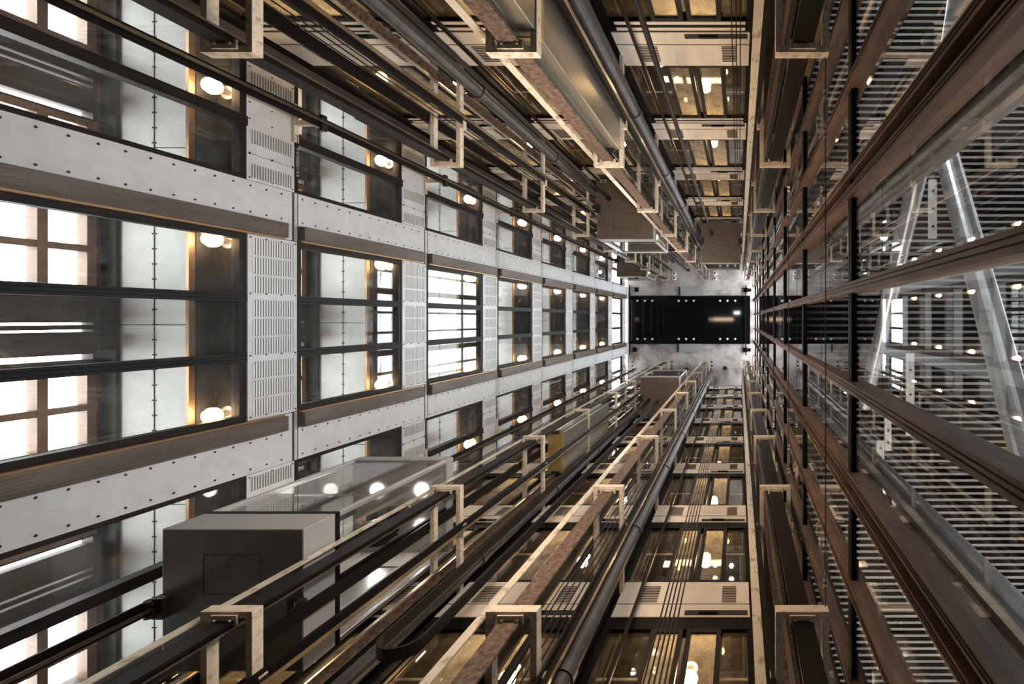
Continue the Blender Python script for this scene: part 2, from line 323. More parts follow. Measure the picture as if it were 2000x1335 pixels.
# middle louvre panel
OR = (XL, YC, 2168); b = MB(); b.box(XL - 12, XL + 6, YC - 398, YC + 398, 2170, 2412, 'louvre')
for gI in range(3):
    for r_ in range(3):
        y = YC + (gI - 1) * 266 + (r_ - 1) * 82
        for i in range(16):
            z0 = 2194 + i * 12.4
            b.box(XL + 5, XL + 7.6, y - 35, y + 35, z0, z0 + 6.6, 'slat_lit'); b.box(XL + 5, XL + 6.6, y - 36, y + 36, z0 + 6.6, z0 + 12.4, 'groove_shade')
for y in (-385, -145, 121, 384):
    for zz in (2182, 2255, 2330, 2402): b.tube((XL + 5, YC + y, zz), (XL + 9, YC + y, zz), 3.4, 'rivet', 7)
mid = b.build('louvre_panel', o=OR)
for k in range(NF):
    c = tree_copy(mid, (k - 1) * 1000); tag(c, 'tall pale grey louvre panel with three slot blocks between middle windows, %s slab' % LV[k], 'louvre panel', 'middle louvre panels')
bpy.data.objects.remove(mid)
# facade windows
for k in range(NF):
    z = (k - 1) * 1000; zt = 2168 + z
    if k == 0: continue
    n += 1; b = MB(); x0, x1 = XL - 34, XL - 2
    for s in (-1, 1):
        b.box(x0, x1 + 4, rel(s, 372), rel(s, 400), 1414 + z, zt, 'bronze'); b.box(x0, x1 + 6, rel(s, 108), rel(s, 144), 1414 + z, zt, 'bronze')
        b.box(x1 + 6, x1 + 9, rel(s, 118), rel(s, 121), 1414 + z, zt, 'black'); b.box(x1 + 6, x1 + 9, rel(s, 131), rel(s, 134), 1414 + z, zt, 'black')
    for zz in (1414, 2140): b.box(x0, x1 + 2, YC - 372, YC + 372, zz + z, zz + 28 + z, 'bronze')
    o = b.build('window_%d' % n); tag(o, 'dark bronze three-pane middle window of the clad facade, %s storey' % LV[k], 'window', kind='structure')
    g = MB(); g.box(XL - 22, XL - 18, YC - 372, YC + 372, 1420 + z, zt - 6, 'g_smudge'); g.build('pane', o)
    for s in (-1, 1):
        n += 1; b = MB()
        b.box(x0, x1 + 4, rel(s, 625), rel(s, 645), 1400 + z, zt, 'bronze'); b.box(x0, x1 + 4, rel(s, 1160), rel(s, 1182), 1400 + z, zt, 'bronze'); b.box(x0, x1 + 12, rel(s, 853), rel(s, 893), 1400 + z, zt, 'bronze')
        for zz in (1400, 2142): b.box(x0, x1 + 2, rel(s, 625), rel(s, 1180), zz + z, zz + 26 + z, 'bronze')
        o = b.build('window_%d' % n); tag(o, 'dark bronze side window of the clad facade in the %s strip, %s storey' % (BANK[s], LV[k]), 'window', kind='structure')
        g = MB(); g.box(XL - 22, XL - 18, rel(s, 640), rel(s, 1165), 1405 + z, zt - 6, 'g_smudge'); g.build('pane', o)
# top storey strip of the facade
b = MB()
for s in (-1, 1): b.box(XL - 30, XL + 4, rel(s, 400), rel(s, 630), 9390, TOP, 'clad')
tag(b.build('wall_left_top'), 'grey clad strips just under the concrete ceiling', 'wall', kind='structure')

# corridor lamps
b = MB(); b.ball((0, 0, 0), 34, 'lamp', 10, 7); LG = b.mesh('lamp_globe', smooth=True)
b = MB(); b.ball((0, 0, 0), 34, 'lamp2', 10, 7); LG2 = b.mesh('landing_lamp_globe', smooth=True)
b = MB(); b.tube((0, 0, 14), (0, 0, 70), 13, 'bolt', 10); b.tube((0, 0, 62), (0, 0, 72), 30, 'bolt', 12); LH = b.mesh('lamp_holder')
def lamp(loc, label, group, globe=None):
    o = empty('ceiling_lamp', loc); tag(o, label, 'lamp', group)
    for nm, me in (('globe', globe or LG), ('holder', LH)):
        p = bpy.data.objects.new(nm, me); C.objects.link(p); p.parent = o
LY = {-997: 'top side window', -365: 'upper pane of the middle window', 363: 'lower pane of the middle window', 970: 'bottom side window'}
for k in range(NF):
    for y, nm in LY.items(): lamp((-2172, YC + y, 2112 + (k - 1) * 1000), 'glowing warm ceiling lamp behind the %s, %s storey' % (nm, LV[k]), 'warm corridor lamps')

# ---- landing walls
nd = 0
for s in (-1, 1):
    side = 'north' if s < 0 else 'south'; yw = lambda a: YW + s * (1237 + a)
    for nm, x0, x1 in (('in the corner by the clad wall', XL, -2016), ('between first and middle column', -1434, -1276), ('between middle and third column', -694, -536), ('in the corner by the glass wall', 46, XR)):
        b = MB(); b.box(x0, x1, yw(-4), yw(28), 1100, TOP, 'post')
        if nm[:2] == 'be':
            b.box(x0 + 20, x0 + 50, yw(-22), yw(-4), 1100, TOP, 'post'); b.box(x1 - 50, x1 - 20, yw(-22), yw(-4), 1100, TOP, 'post')
        tag(b.build('wall_%s_post' % side, o=((x0 + x1) / 2, yw(0), 1100)), 'black steel post %s of the landing doors, %s bank' % (nm, BANK[s]), 'post', kind='structure')
    b = MB()
    for k in range(NF):
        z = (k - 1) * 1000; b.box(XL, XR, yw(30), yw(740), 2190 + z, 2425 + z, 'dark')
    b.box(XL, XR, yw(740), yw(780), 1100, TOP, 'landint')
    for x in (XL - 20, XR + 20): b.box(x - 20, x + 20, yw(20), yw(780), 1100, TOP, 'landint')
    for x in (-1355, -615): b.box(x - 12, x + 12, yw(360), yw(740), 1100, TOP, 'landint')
    tag(b.build('wall_%s_landings' % side), 'brown landing rooms behind the doors of the %s bank' % BANK[s], 'wall', kind='structure')
    for ci, c in enumerate(CX):
        # landing panel
        OR = (c, yw(0), 2146); b = MB(); x0, x1 = c - 326, c + 256
        b.box(x0, x1, yw(-14), yw(28), 2146, 2427, 'cream'); b.box(x0, x1, yw(-15.5), yw(-14), 2239, 2242, 'seam')
        b.box(c - 20, c + 247, yw(-16), yw(-14), 2156, 2190, 'seam'); b.box(c + 40, c + 120, yw(-24), yw(-15), 2160, 2176, 'post')
        for a0, a1 in ((-230, -151), (134, 198)):
            for i in range(10): b.box(c + a0, c + a1, yw(-16), yw(-14), 2254 + i * 14, 2260 + i * 14, 'slit')
        pan = b.build('landing_panel', o=OR)
        for k in range(NF):
            cc = tree_copy(pan, (k - 1) * 1000); tag(cc, 'cream vented panel %s of the %s bank, %s slab' % (CN[ci], BANK[s], LV[k]), 'panel', 'cream landing panels')
        bpy.data.objects.remove(pan)
        # landing doors
        OR = (c, yw(0), 2427); b = MB()
        b.box(x0, x1, yw(-10), yw(26), 3066, 3146, 'black'); b.box(x0, x0 + 14, yw(-8), yw(22), 2427, 3066, 'black'); b.box(x1 - 14, x1, yw(-8), yw(22), 2427, 3066, 'black'); b.box(x0, x1, yw(-8), yw(22), 2427, 2440, 'black')
        if s < 0:
            for zz in (3070, 3112): b.box(x0 + 30, x1 - 20, yw(-14), yw(-9), zz, zz + 18, 'cream')
        root = b.build('door_frame', o=OR)
        gl = MB(); gl.box(x0 + 14, c - 142, yw(4), yw(7), 2440, 3066, 'g_land'); gl.box(c + 139, x1 - 14, yw(4), yw(7), 2440, 3066, 'g_land'); gl.build('side_glass', root, OR)
        rl = MB(); rl.box(x0 + 14, c - 142, yw(60), yw(66), 2872, 2886, 'cream'); rl.box(c + 139, x1 - 14, yw(60), yw(66), 2872, 2886, 'cream'); rl.box(c - 270, c - 266, yw(8), yw(12), 2440, 3066, 'copper'); rl.build('handrail', root, OR)
        for a0, a1 in ((-142, -14), (2, 139)):
            l = MB(); l.box(c + a0, c + a0 + 18, yw(-12), yw(14), 2430, 3066, 'bronze'); l.box(c + a1 - 18, c + a1, yw(-12), yw(14), 2430, 3066, 'bronze')
            l.box(c + a0, c + a1, yw(-12), yw(14), 2430, 2452, 'bronze'); l.box(c + a0, c + a1, yw(-12), yw(14), 3046, 3066, 'bronze'); leaf = l.build('door_leaf', root, OR)
            p = MB(); p.box(c + a0 + 18, c + a1 - 18, yw(-2), yw(2), 2452, 3046, 'g_door'); p.build('pane', leaf, OR)
        for k in range(-1, NF - 2):
            nd += 1; cc = tree_copy(root, k * 1000); cc.name = 'door_%d' % nd
            tag(cc, 'glazed double landing door %s of the %s bank, %s storey' % (CN[ci], BANK[s], LV[k + 1]), 'door', kind='structure')
            lamp((c + 10, yw(200), 3080 + k * 1000), 'warm lamp behind door %s of the %s bank, %s storey' % (CN[ci], BANK[s], LV[k + 1]), 'warm landing lamps', LG2)
        for ch in list(root.children):
            for gch in list(ch.children): bpy.data.objects.remove(gch)
            bpy.data.objects.remove(ch)
        bpy.data.objects.remove(root)
    b = MB(); b.box(XL, XR, yw(0), yw(30), 9427, TOP, 'shell'); tag(b.build('wall_%s_top' % side), 'plain wall strip under the ceiling above the %s bank' % BANK[s], 'wall', kind='structure')

# ---- glass curtain wall on the right
MUL = [(-1120, 1), (-870, 1), (-615, 1), (-352, 2), (-80, 1), (178, 1), (437, 2), (697, 1), (955, 1), (1210, 1)]
b = MB(); nt_ = 0
for y, kind in MUL:
    nt_ += 1; b = MB()
    def bar(y0, y1):
        b.box(XR - 4, XR + 46, y0, y1, -400, TOP, 'rust')
        for f in (0.3, 0.62): b.box(XR - 5.5, XR - 4, y0 + (y1 - y0) * f - 1, y0 + (y1 - y0) * f + 1, -400, TOP, 'black')
    if kind == 1: bar(y - 14, y + 14)
    else:
        bar(y - 36, y - 13); bar(y + 13, y + 36); b.box(XR + 10, XR + 30, y - 13, y + 13, -400, TOP, 'black')
    tag(b.build('trim_%d' % nt_, o=(XR, y, 0)), '%s rusty brown upright of the glass wall, %s from the upper bank' % ('double' if kind == 2 else 'single', ('first', 'second', 'third', 'fourth', 'fifth', 'sixth', 'seventh', 'eighth', 'ninth', 'tenth')[nt_ - 1]), 'mullion', kind='structure')
for k in range(NF):
    z = (k - 1) * 1000 + 1360; b = MB(); b.box(XR + 6, XR + 20, -1200, 1260, z + 978, z + 996, 'black'); b.box(XR + 6, XR + 20, -1200, 1260, z + 1001, z + 1016, 'bronze')
    nt_ += 1; tag(b.build('trim_%d' % nt_), 'thin dark horizontal bar across the glass wall, %s storey' % LV[k], 'transom', kind='structure')
    n += 1; g = MB(); g.box(XR + 16, XR + 19, -1200, 1260, z + 20, z + 980, 'g_wall'); tag(g.build('window_%d' % n), 'clear reflective panes of the glass wall, %s storey' % LV[k], 'window', kind='structure')
g = MB(); g.box(XR + 16, XR + 19, -1200, 1260, -440, 380, 'g_wall'); tag(g.build('window_%d' % (n + 1)), 'clear glass at the foot of the glass wall', 'window', kind='structure')

# ---- outside the glass: metal deck, tubes
DZ = 4200
b = MB(); b.box(XR + 60, 4200, -3400, 4200, DZ + 40, DZ + 60, 'deckshade'); y = -3400
while y < 4200:
    b.box(XR + 60, 4200, y, y + 19, DZ, DZ + 3, 'deck')
    b.poly([(XR + 60, y + 1, DZ + 3), (XR + 60, y + 18, DZ + 3), (XR + 60, y + 27, DZ + 40), (XR + 60, y - 8, DZ + 40), (4200, y + 1, DZ + 3), (4200, y + 18, DZ + 3), (4200, y + 27, DZ + 40), (4200, y - 8, DZ + 40)],
           [(1, 2, 6, 5), (3, 0, 4, 7), (0, 3, 2, 1), (4, 5, 6, 7)], 'deckshade'); y += 53
tag(b.build('ceiling_deck'), 'ribbed galvanised metal deck seen outside through the glass wall', 'deck', kind='structure')
b = MB(); b.box(1500, 1540, -1700, 1800, DZ + 60, 8100, 'dark'); b.box(XR + 60, 1540, -1740, -1700, DZ + 60, 8100, 'dark'); b.box(XR + 60, 1540, 1800, 1840, DZ + 60, 8100, 'dark')  # walls added to keep bright sky out above the deck
tag(b.build('wall_sky_block'), 'added dark walls shutting out the sky above the metal deck', 'wall', kind='structure')
b = MB(); b.box(4200, 4260, -3400, 4200, -444, 3850, 'dark'); b.box(XR + 60, 4260, -3460, -3400, -444, 3850, 'dark'); b.box(XR + 60, 4260, 4200, 4260, -444, 3850, 'dark')  # unseen walls added to dim the sky light reaching the deck
tag(b.build('wall_yard_sky_block'), 'added unseen dark walls cutting sky light under the deck', 'wall', kind='structure')
def px(x, y, z): return ((x - 1443) * z, (y - 622) * z, z * 1000)
for nm, p, q, r in (('big grey leaning steel tube at the picture edge', px(1832, 240, 2.6), px(2080, 1160, 1.45), 55), ('grey steel tube leaning away under the deck, lower end', px(1806, 280, 2.7), px(1690, 790, 4.0), 52),
                    ('grey steel tube rising to the node at the top edge', px(1838, 215, 2.6), px(1900, -160, 2.15), 52)):
    b = MB(); b.tube(p, q, r, 'tube', 24); tag(b.build('steel_tube', o=p, smooth=False), nm, 'tube', 'leaning steel tubes outside')
for f in bpy.data.meshes: pass
for nm, y in (('upper', -352), ('lower', 437)):
    b = MB(); b.tube((XR + 95, y + (-18 if y > 0 else 20), -440), (XR + 95, y + (-18 if y > 0 else 20), DZ + 30), 34, 'tube', 20)
    tag(b.build('round_column', o=(XR + 95, y, -440)), 'round grey steel column behind the %s double upright' % nm, 'column')
for nm, x0, x1, y0, y1, z in (('at the tube node near the top edge', 1866, 1887, 178, 222, 2.62), ('upper of the row', 1814, 1830, 350, 465, 3.3), ('below the picture middle', 1770, 1786, 690, 850, 4.184), ('lower of the row', 1728, 1741, 800, 880, 4.184), ('lowest of the row', 1712, 1727, 860, 935, 4.184)):
    b = MB(); p = px(x0, y0, z); q = px(x1, y1, z); b.box(p[0], q[0], p[1], q[1], z * 1000, z * 1000 + 14, 'plate')
    for f in (0.2, 0.5, 0.8): b.tube(((p[0] + q[0]) / 2, p[1] + (q[1] - p[1]) * f, z * 1000 - 8), ((p[0] + q[0]) / 2, p[1] + (q[1] - p[1]) * f, z * 1000), 9, 'rivet', 8)
    tag(b.build('bolted_plate', o=p), 'pale bolted steel plate under the deck, ' + nm, 'plate')

# ================================================================== LIFT EQUIPMENT
YL = 20
FR = {'A': (-1412, -1276, 'between first and middle lift'), 'B': (-664, -530, 'between middle and third lift'), 'C': (97, 237, 'against the glass wall')}
for s in (-1, 1):
    yf = YW + 10 + s * 733; yb = YW + s * 1232
    for fn, (x0, x1, where) in FR.items():
        OR = ((x0 + x1) / 2, yb, 1342); t = 17; D = 32
        o = empty('rail_bracket', OR)
        b = MB(); b.box(x0, x1, yf, yf + s * t, 1342, 1342 + D, 'bracket'); b.box(x0, x0 + t, yf + s * t, yb, 1342, 1342 + D, 'bracket'); b.box(x1 - t, x1, yf + s * t, yb, 1342, 1342 + D, 'bracket')
        b.build('frame', o, OR)
        b = MB(); xc = (x0 + x1) / 2; b.box(xc - 34, xc + 34, yf + s * 6, yf + s * 30, 1334, 1341, 'bracket')
        for dx in (-20, 20): b.tube((xc + dx, yf + s * 18, 1326), (xc + dx, yf + s * 18, 1335), 5, 'bolt', 6)
        b.build('clamp_plate', o, OR)
        for dx, xx in ((-1, x0), (1, x1)):
            b = MB(); b.box(xx, xx + dx * 14, yf + s * 175, yf + s * 230, 1346, 1372, 'bracket'); b.tube((xx + dx * 7, yf + s * 200, 1338), (xx + dx * 7, yf + s * 200, 1346), 6, 'bolt', 6); b.build('side_clip', o, OR)
        for k in range(NF):
            c = o if k == 0 else tree_copy(o, k * 1000)
            tag(c, 'worn beige steel U bracket %s, %s bank, %s level' % (where, BANK[s], LV[k]), 'bracket', 'worn steel U brackets')
    # guide rails (cab)
    yr = YL + s * 935
    for xr, d, nm in ((-1952, 1, 'on the clad wall side of the first lift'), (-1420, -1, 'right of the first lift'), (-1268, 1, 'left of the middle lift'), (-672, -1, 'right of the middle lift'), (-522, 1, 'left of the third lift'), (89, -1, 'on the glass wall side of the third lift')):
        b = MB(); b.box(xr - 3 * d, xr + 4 * d, yr - 24, yr + 24, -400, TOP - 40, 'rail'); b.box(xr + 4 * d, xr + 22 * d, yr - 6, yr + 6, -400, TOP - 40, 'rail'); b.box(xr + 22 * d, xr + 26 * d, yr - 6, yr + 6, -400, TOP - 40, 'railbright')
        tag(b.build('guide_rail', o=(xr, yr, -400)), 'dark T-shaped guide rail %s, %s bank' % (nm, BANK[s]), 'rail', 'cab guide rails')
    # counterweight rails
    for fn, (x0, x1, where) in FR.items():
        xc = (x0 + x1) / 2
        for yy, nm in ((753, 'front'), (1120, 'rear')):
            y = YW + 10 + s * yy; d = s if yy < 900 else -s; m = 'railrust' if fn == 'B' or yy > 900 else 'rail'
            b = MB(); b.box(xc - 27, xc + 27, y, y + d * 8, -400, TOP - 40, m); b.box(xc - 7, xc + 7, y + d * 8, y + d * 28, -400, TOP - 40, m); b.box(xc - 7, xc + 7, y + d * 28, y + d * 34, -400, TOP - 40, 'railbright')
            tag(b.build('guide_rail', o=(xc, y, -400)), 'thick %s counterweight rail inside the brackets %s, %s bank' % (nm, where, BANK[s]), 'rail', 'counterweight rails')
    # pipes
    for X, y, nm in ((-1240, (1148 if s > 0 else -1082), 'beside the middle lift'), (-497, (1012 if s > 0 else -985), 'beside the third lift')):
        b = MB(); b.tube((X, y, -400), (X, y, TOP), 30, 'pipe', 18)
        for k in range(NF): b.tube((X, y, 1930 + k * 1000 - 500), (X, y, 1975 + k * 1000 - 500), 35, 'pipe', 18)
        tag(b.build('drain_pipe', o=(X, y, -400)), 'long grey round pipe near the landing wall %s, %s bank' % (nm, BANK[s]), 'pipe', 'long grey pipes')
        for dx, ww, mm in ((-75, 16, 'railbright'), (62, 12, 'rail')):
            b = MB(); b.box(X + dx - ww / 2, X + dx + ww / 2, YW + s * 1176, YW + s * 1190, -400, TOP, mm)
            tag(b.build('cable_duct', o=(X + dx, y, -400)), '%s narrow duct %s, %s bank' % ('bright' if mm == 'railbright' else 'dark', nm, BANK[s]), 'duct', 'narrow ducts')
    # selector tapes
    for c, nm in zip(CX, ('first', 'middle', 'third')):
        X = c + 236 + (31 if c != CX[2] else 22); y = YL + s * 774
        b = MB(); b.box(X - 12, X + 12, y - 2, y + 2, -400, TOP - 60, 'tape')
        tag(b.build('selector_tape', o=(X, y, -400)), 'bright perforated metal tape along the front of the %s lift, %s bank' % (nm, BANK[s]), 'tape', 'bright metal tapes')

# ---- cabs
def cab(c, s, z0, label, person=False):
    z0 *= 1000; OR = (c, YL + s * 920, z0); o = empty('elevator_cab', OR); tag(o, label, 'elevator', 'glass elevator cabs')
    x0, x1 = c - 236, c + 236; yf = YL + s * 682; yb = YL + s * 1158; F = 135; HT = 900
    b = MB(); b.box(x0, x1, yf, yb, z0, z0 + F, 'cabpaint'); b.box(x0 + 3, x1 - 3, yf + s * 3, yb - s * 3, z0 - 2, z0 + 2, 'under'); f = b.build('base_fairing', o, OR, bevel=5)
    for hx0, hx1, a0, a1 in ((-95, 95, 85, 215), (-55, 55, 265, 330)):
        h = MB(); xa, xb, ya, yb2 = c + hx0, c + hx1, yf + s * a0, yf + s * a1
        for q in ((xa, xb, ya - 1, ya + 1), (xa, xb, yb2 - 1, yb2 + 1), (xa - 1, xa + 1, ya, yb2), (xb - 1, xb + 1, ya, yb2)): h.box(q[0], q[1], q[2], q[3], z0 - 3.2, z0 - 1, 'seam')
        h.box(xa + 2, xb - 2, min(ya, yb2) + 2, max(ya, yb2) - 2, z0 - 2.6, z0 - 1, 'under'); h.tube((c, ya + s * 12, z0 - 5), (c, ya + s * 12, z0 - 2), 4, 'seam', 8); h.build('hatch', f, OR)
    b = MB(); b.box(x0 - 1, x1 + 1, yf - s, yb + s, z0 + F, z0 + F + 20, 'black'); b.build('floor_rim', o, OR)
    fl = MB(); fl.box(x0 + 6, x1 - 6, yf + s * 6, yb - s * 6, z0 + F + 20, z0 + F + 26, 'cabin'); fl.build('cab_floor', o, OR)
    for X in (x0, x1):
        d = 1 if X == x0 else -1
        for Y, e in ((yf, s), (yb, -s)):
            p = MB(); p.box(X, X + d * 20, Y, Y + e * 20, z0 + F + 20, z0 + HT - 60, 'cabsteel'); p.build('corner_post', o, OR, bevel=4)
    g = MB(); g.box(x0 + 20, x1 - 20, yf + s * 8, yf + s * 12, z0 + F + 20, z0 + HT - 60, 'g_cab'); g.build('front_glass', o, OR)
    for X, d in ((x0, 1), (x1, -1)):
        g = MB(); g.box(X + d * 8, X + d * 12, yf + s * 20, yb - s * 20, z0 + F + 20, z0 + HT - 60, 'g_cab'); g.build('side_glass', o, OR)
        g = MB(); g.box(X + d * 2, X + d * 18, YL + s * 935 - 14, YL + s * 935 + 14, z0 + F + 20, z0 + HT - 60, 'black'); g.build('side_upright', o, OR)
    b = MB(); b.box(x0 + 20, c - 90, yb - s * 14, yb - s * 4, z0 + F + 20, z0 + HT - 60, 'cabin'); b.box(c + 90, x1 - 20, yb - s * 14, yb - s * 4, z0 + F + 20, z0 + HT - 60, 'cabin'); b.box(c - 90, c + 90, yb - s * 14, yb - s * 4, z0 + HT - 200, z0 + HT - 60, 'cabin'); b.build('rear_wall', o, OR)
    for a in (-90, 0):
        d = MB(); d.box(c + a + 1, c + a + 89, yb - s * 8, yb - s * 3, z0 + F + 20, z0 + HT - 200, 'cabsteel'); d.build('cab_door', o, OR)
    hr = MB(); hr.tube((x0 + 20, yf + s * 26, z0 + F + 270), (x1 - 20, yf + s * 26, z0 + F + 270), 6, 'cabsteel', 8); hr.build('handrail', o, OR, smooth=True)
    b = MB(); b.box(x0, x1, yf, yb, z0 + HT - 60, z0 + HT, 'cabpaint'); rf = b.build('roof', o, OR, bevel=5)
    for px_, py_ in ((-110, 150), (110, 150), (-110, 330), (110, 330)):
        l = MB(); l.tube((c + px_, yf + s * py_, z0 + HT - 66), (c + px_, yf + s * py_, z0 + HT - 59), 34, 'cablamp', 14); l.build('ceiling_light', rf, OR)
    for X, d in ((x0, -1), (x1, 1)):
        for zz in (z0 - 28, z0 + HT + 4):
            g = MB(); Y = YL + s * 935; g.box(X - d * 30, X + d * 4, Y - 34, Y + 34, zz, zz + 26, 'shoe')
            for e in (-1, 1): g.tube((X + d * 12, Y + e * 22 - 6, zz + 4), (X + d * 12, Y + e * 22 + 6, zz + 4), 17, 'shoe', 12)
            g.tube((X + d * 30, Y - 5, zz - 2), (X - d * 10, Y + 5, zz - 2), 9, 'shoe', 8); g.build('guide_shoe', o, OR)
    return o
cab(CX[1], -1, 4.28, 'elevator cab with a dark brown hatched underside in the middle of the upper bank')
cab(CX[2], -1, 6.10, 'elevator cab with brown underside next to the glass wall, upper bank')
cab(CX[0], -1, 8.07, 'far elevator cab with pale underside next to the clad wall, upper bank')
cab(CX[0], 1, 1.71, 'nearest large elevator cab with glass walls in the lower bank')
cab(CX[1], 1, 6.15, 'elevator cab with upright brown underside in the middle of the lower bank')

# ---- counterweights
for fn, s, z0, z1, lab in (('B', -1, 450, 2300, 'long pale counterweight inside brackets at the top of the picture'), ('A', 1, 3720, 5040, 'grey-green counterweight inside the brackets between first and middle lift, lower bank')):
    x0, x1, _ = FR[fn]; x0 += 30; x1 -= 3; ya = YW + 10 + s * 792; yb = YW + 10 + s * 1080
    OR = ((x0 + x1) / 2, ya, z0); o = empty('counterweight', OR); tag(o, lab, 'counterweight')
    b = MB(); b.box(x0, x1, ya, yb, z0, z1, 'cwt'); b.build('weight_casing', o, OR, bevel=4)
    for zz in (z0 - 1, (z0 + z1) / 2):
        b = MB(); b.box(x0 - 3, x1 + 3, ya - s * 4, yb + s * 4, zz, zz + 16, 'brass'); b.build('brass_band', o, OR)
    for Y in (ya, yb):
        for zz in (z0 - 14, z1 - 30):
            b = MB(); b.box(OR[0] - 30, OR[0] + 30, Y - 10, Y + 10, zz, zz + 46, 'shoe'); b.build('guide_shoe', o, OR)

# ---- ropes
def ropes(X, Y, z0, z1, num, label, grp, sp=15, r=2.6, along='x'):
    for i in range(num):
        d = (i - (num - 1) / 2) * sp; x = X + (d if along == 'x' else d * 0.3); y = Y + (d * 0.25 if along == 'x' else d)
        b = MB(); b.tube((x, y, z0), (x, y, z1), r, 'rope', 6); tag(b.build('hoist_rope', o=(x, y, z0)), label, 'rope', grp)
for s, ci, z0 in ((1, 2, -400), (1, 1, 7050), (1, 0, 2610), (-1, 1, 5180), (-1, 2, 7000), (-1, 0, 8970)):
    ropes(CX[ci] - 8, YL + s * 915, z0, TOP, 5, 'black hoist rope over the centre of the cab %s, %s bank' % (CN[ci], BANK[s]), 'hoist ropes %s %s' % (CN[ci], BANK[s]), 13, 3.0)
for s, fn, z0 in ((1, 'A', 5040), (1, 'B', -400), (1, 'C', -400), (-1, 'A', -400), (-1, 'B', 2300), (-1, 'C', -400)):
    x0, x1, where = FR[fn]
    ropes((x0 + x1) / 2 + 20, YW + s * 955, z0, TOP, 6, 'black counterweight rope inside the brackets %s, %s bank' % (where, BANK[s]), 'counterweight ropes %s %s' % (where, BANK[s]), 24, 2.6, 'y')
for s, ci in ((-1, 0), (-1, 1), (1, 0), (1, 1), (-1, 2)):
    ropes(CX[ci] + 200, YL + s * 1110, -400, TOP, 3, 'thin dark governor rope near the door side %s, %s bank' % (CN[ci], BANK[s]), 'governor ropes %s %s' % (CN[ci], BANK[s]), 16, 2.2)

# ---- travelling cables
def belt(pts, wid, th, name, label):
    b = MB(); b2 = []
    for x, y, z in pts: b2.append((x, y, z))
    for (xa, ya, za), (xb, yb, zb) in zip(b2[:-1], b2[1:]):
        d = Vector((xb - xa, 0, zb - za)); L = d.length; nrm = Vector((-d.z / L, 0, d.x / L)) * th / 2
        b.poly([(xa + nrm.x, ya - wid / 2, za + nrm.z), (xa - nrm.x, ya - wid / 2, za - nrm.z), (xa - nrm.x, ya + wid / 2, za - nrm.z), (xa + nrm.x, ya + wid / 2, za + nrm.z),
                (xb + nrm.x, yb - wid / 2, zb + nrm.z), (xb - nrm.x, yb - wid / 2, zb - nrm.z), (xb - nrm.x, yb + wid / 2, zb - nrm.z), (xb + nrm.x, yb + wid / 2, zb + nrm.z)],
               [(0, 1, 2, 3), (7, 6, 5, 4), (0, 4, 5, 1), (1, 5, 6, 2), (2, 6, 7, 3), (3, 7, 4, 0)], 'rope')
    tag(b.build(name, o=pts[0]), label, 'cable')
def loop(xa, xb, y, zt_a, zt_b, zb, label):
    r = (xb - xa) / 2; pts = [(xa, y, zt_a)] + [((xa + xb) / 2 - r * math.cos(PI * i / 12), y, zb + abs(r) - abs(r) * math.sin(PI * i / 12)) for i in range(13)] + [(xb, y, zt_b)]
    belt(pts, 38, 8, 'travelling_cable', label)
loop(-1067, -945, 965, 6140, 6000, 1470, 'black flat cable with a hanging loop under the middle cab, lower bank')
loop(-1805, -1745, -960, 8060, 6000, 2390, 'black flat cable with a hanging loop beside the clad wall, upper bank')
for X, Y, z1, lab in ((-1083, -1000, 4278, 'dark cable hanging from the underside of the middle cab, upper bank'), (-323, -1000, 6098, 'dark cable hanging from the underside of the cab next to the glass wall, upper bank')):
    b = MB(); b.tube((X, Y, -400), (X, Y, z1), 11, 'rope', 10); b.tube((X, Y, z1 - 40), (X, Y, z1), 20, 'rope', 10); tag(b.build('travelling_cable', o=(X, Y, -400)), lab, 'cable')

# ---- stay wires with turnbuckles across the shaft
def stay(X, z, y0, y1, tb, label):
    o = empty('stay_wire', (X, y0, z)); OR = (X, y0, z); tag(o, label, 'wire', 'stay wires with turnbuckles')
    b = MB(); b.tube((X, y0, z), (X, y1, z), 1.5, 'rope', 6); b.build('wire', o, OR)
    for y in tb:
        b = MB(); b.tube((X, y - 40, z), (X, y + 40, z), 3, 'bolt', 6)
        for d in (-5, 5): b.tube((X + d, y - 24, z), (X + d, y + 24, z), 2.2, 'bolt', 6)
        for e in (-46, -62, 46, 62): b.tube((X - 5, y + e, z), (X + 5, y + e + 8, z), 2.2, 'bolt', 6); b.tube((X + 5, y + e, z), (X - 5, y + e + 8, z), 2.2, 'bolt', 6)
        b.build('turnbuckle', o, OR)
for k in range(NF - 1):
    stay(229, 1352 + k * 1000, -690, 760, (-545, 640), 'thin wire with turnbuckles stretched along the glass wall, %s level' % LV[k])
    stay(XL + 22, 2398 + k * 1000, -860, 920, (-735,), 'thin wire with turnbuckle stretched along the clad wall, %s level' % LV[k])
# ---- small brackets of the rails on the clad wall
for s in (-1, 1):
    y = YL + s * 935; OR = (XL, y, 2390); o = empty('wall_rail_bracket', OR)
    b = MB(); b.box(XL + 2, XL + 16, y - 90, y + 90, 2385, 2412, 'bracket'); b.box(XL + 12, -1956, y - 12, y + 12, 2390, 2408, 'bracket'); b.build('arm', o, OR)
    b = MB(); b.box(-1962, -1940, y - 36, y + 36, 2384, 2414, 'shoe')
    for e in (-26, 26): b.tube((-1958, y + e, 2374), (-1958, y + e, 2386), 7, 'bolt', 6)
    b.build('clamp', o, OR)
    for k in range(NF - 1):
        c = o if k == 0 else tree_copy(o, k * 1000); tag(c, 'small steel arm holding the rail on the clad wall, %s bank, %s level' % (BANK[s], LV[k]), 'bracket', 'small wall brackets')

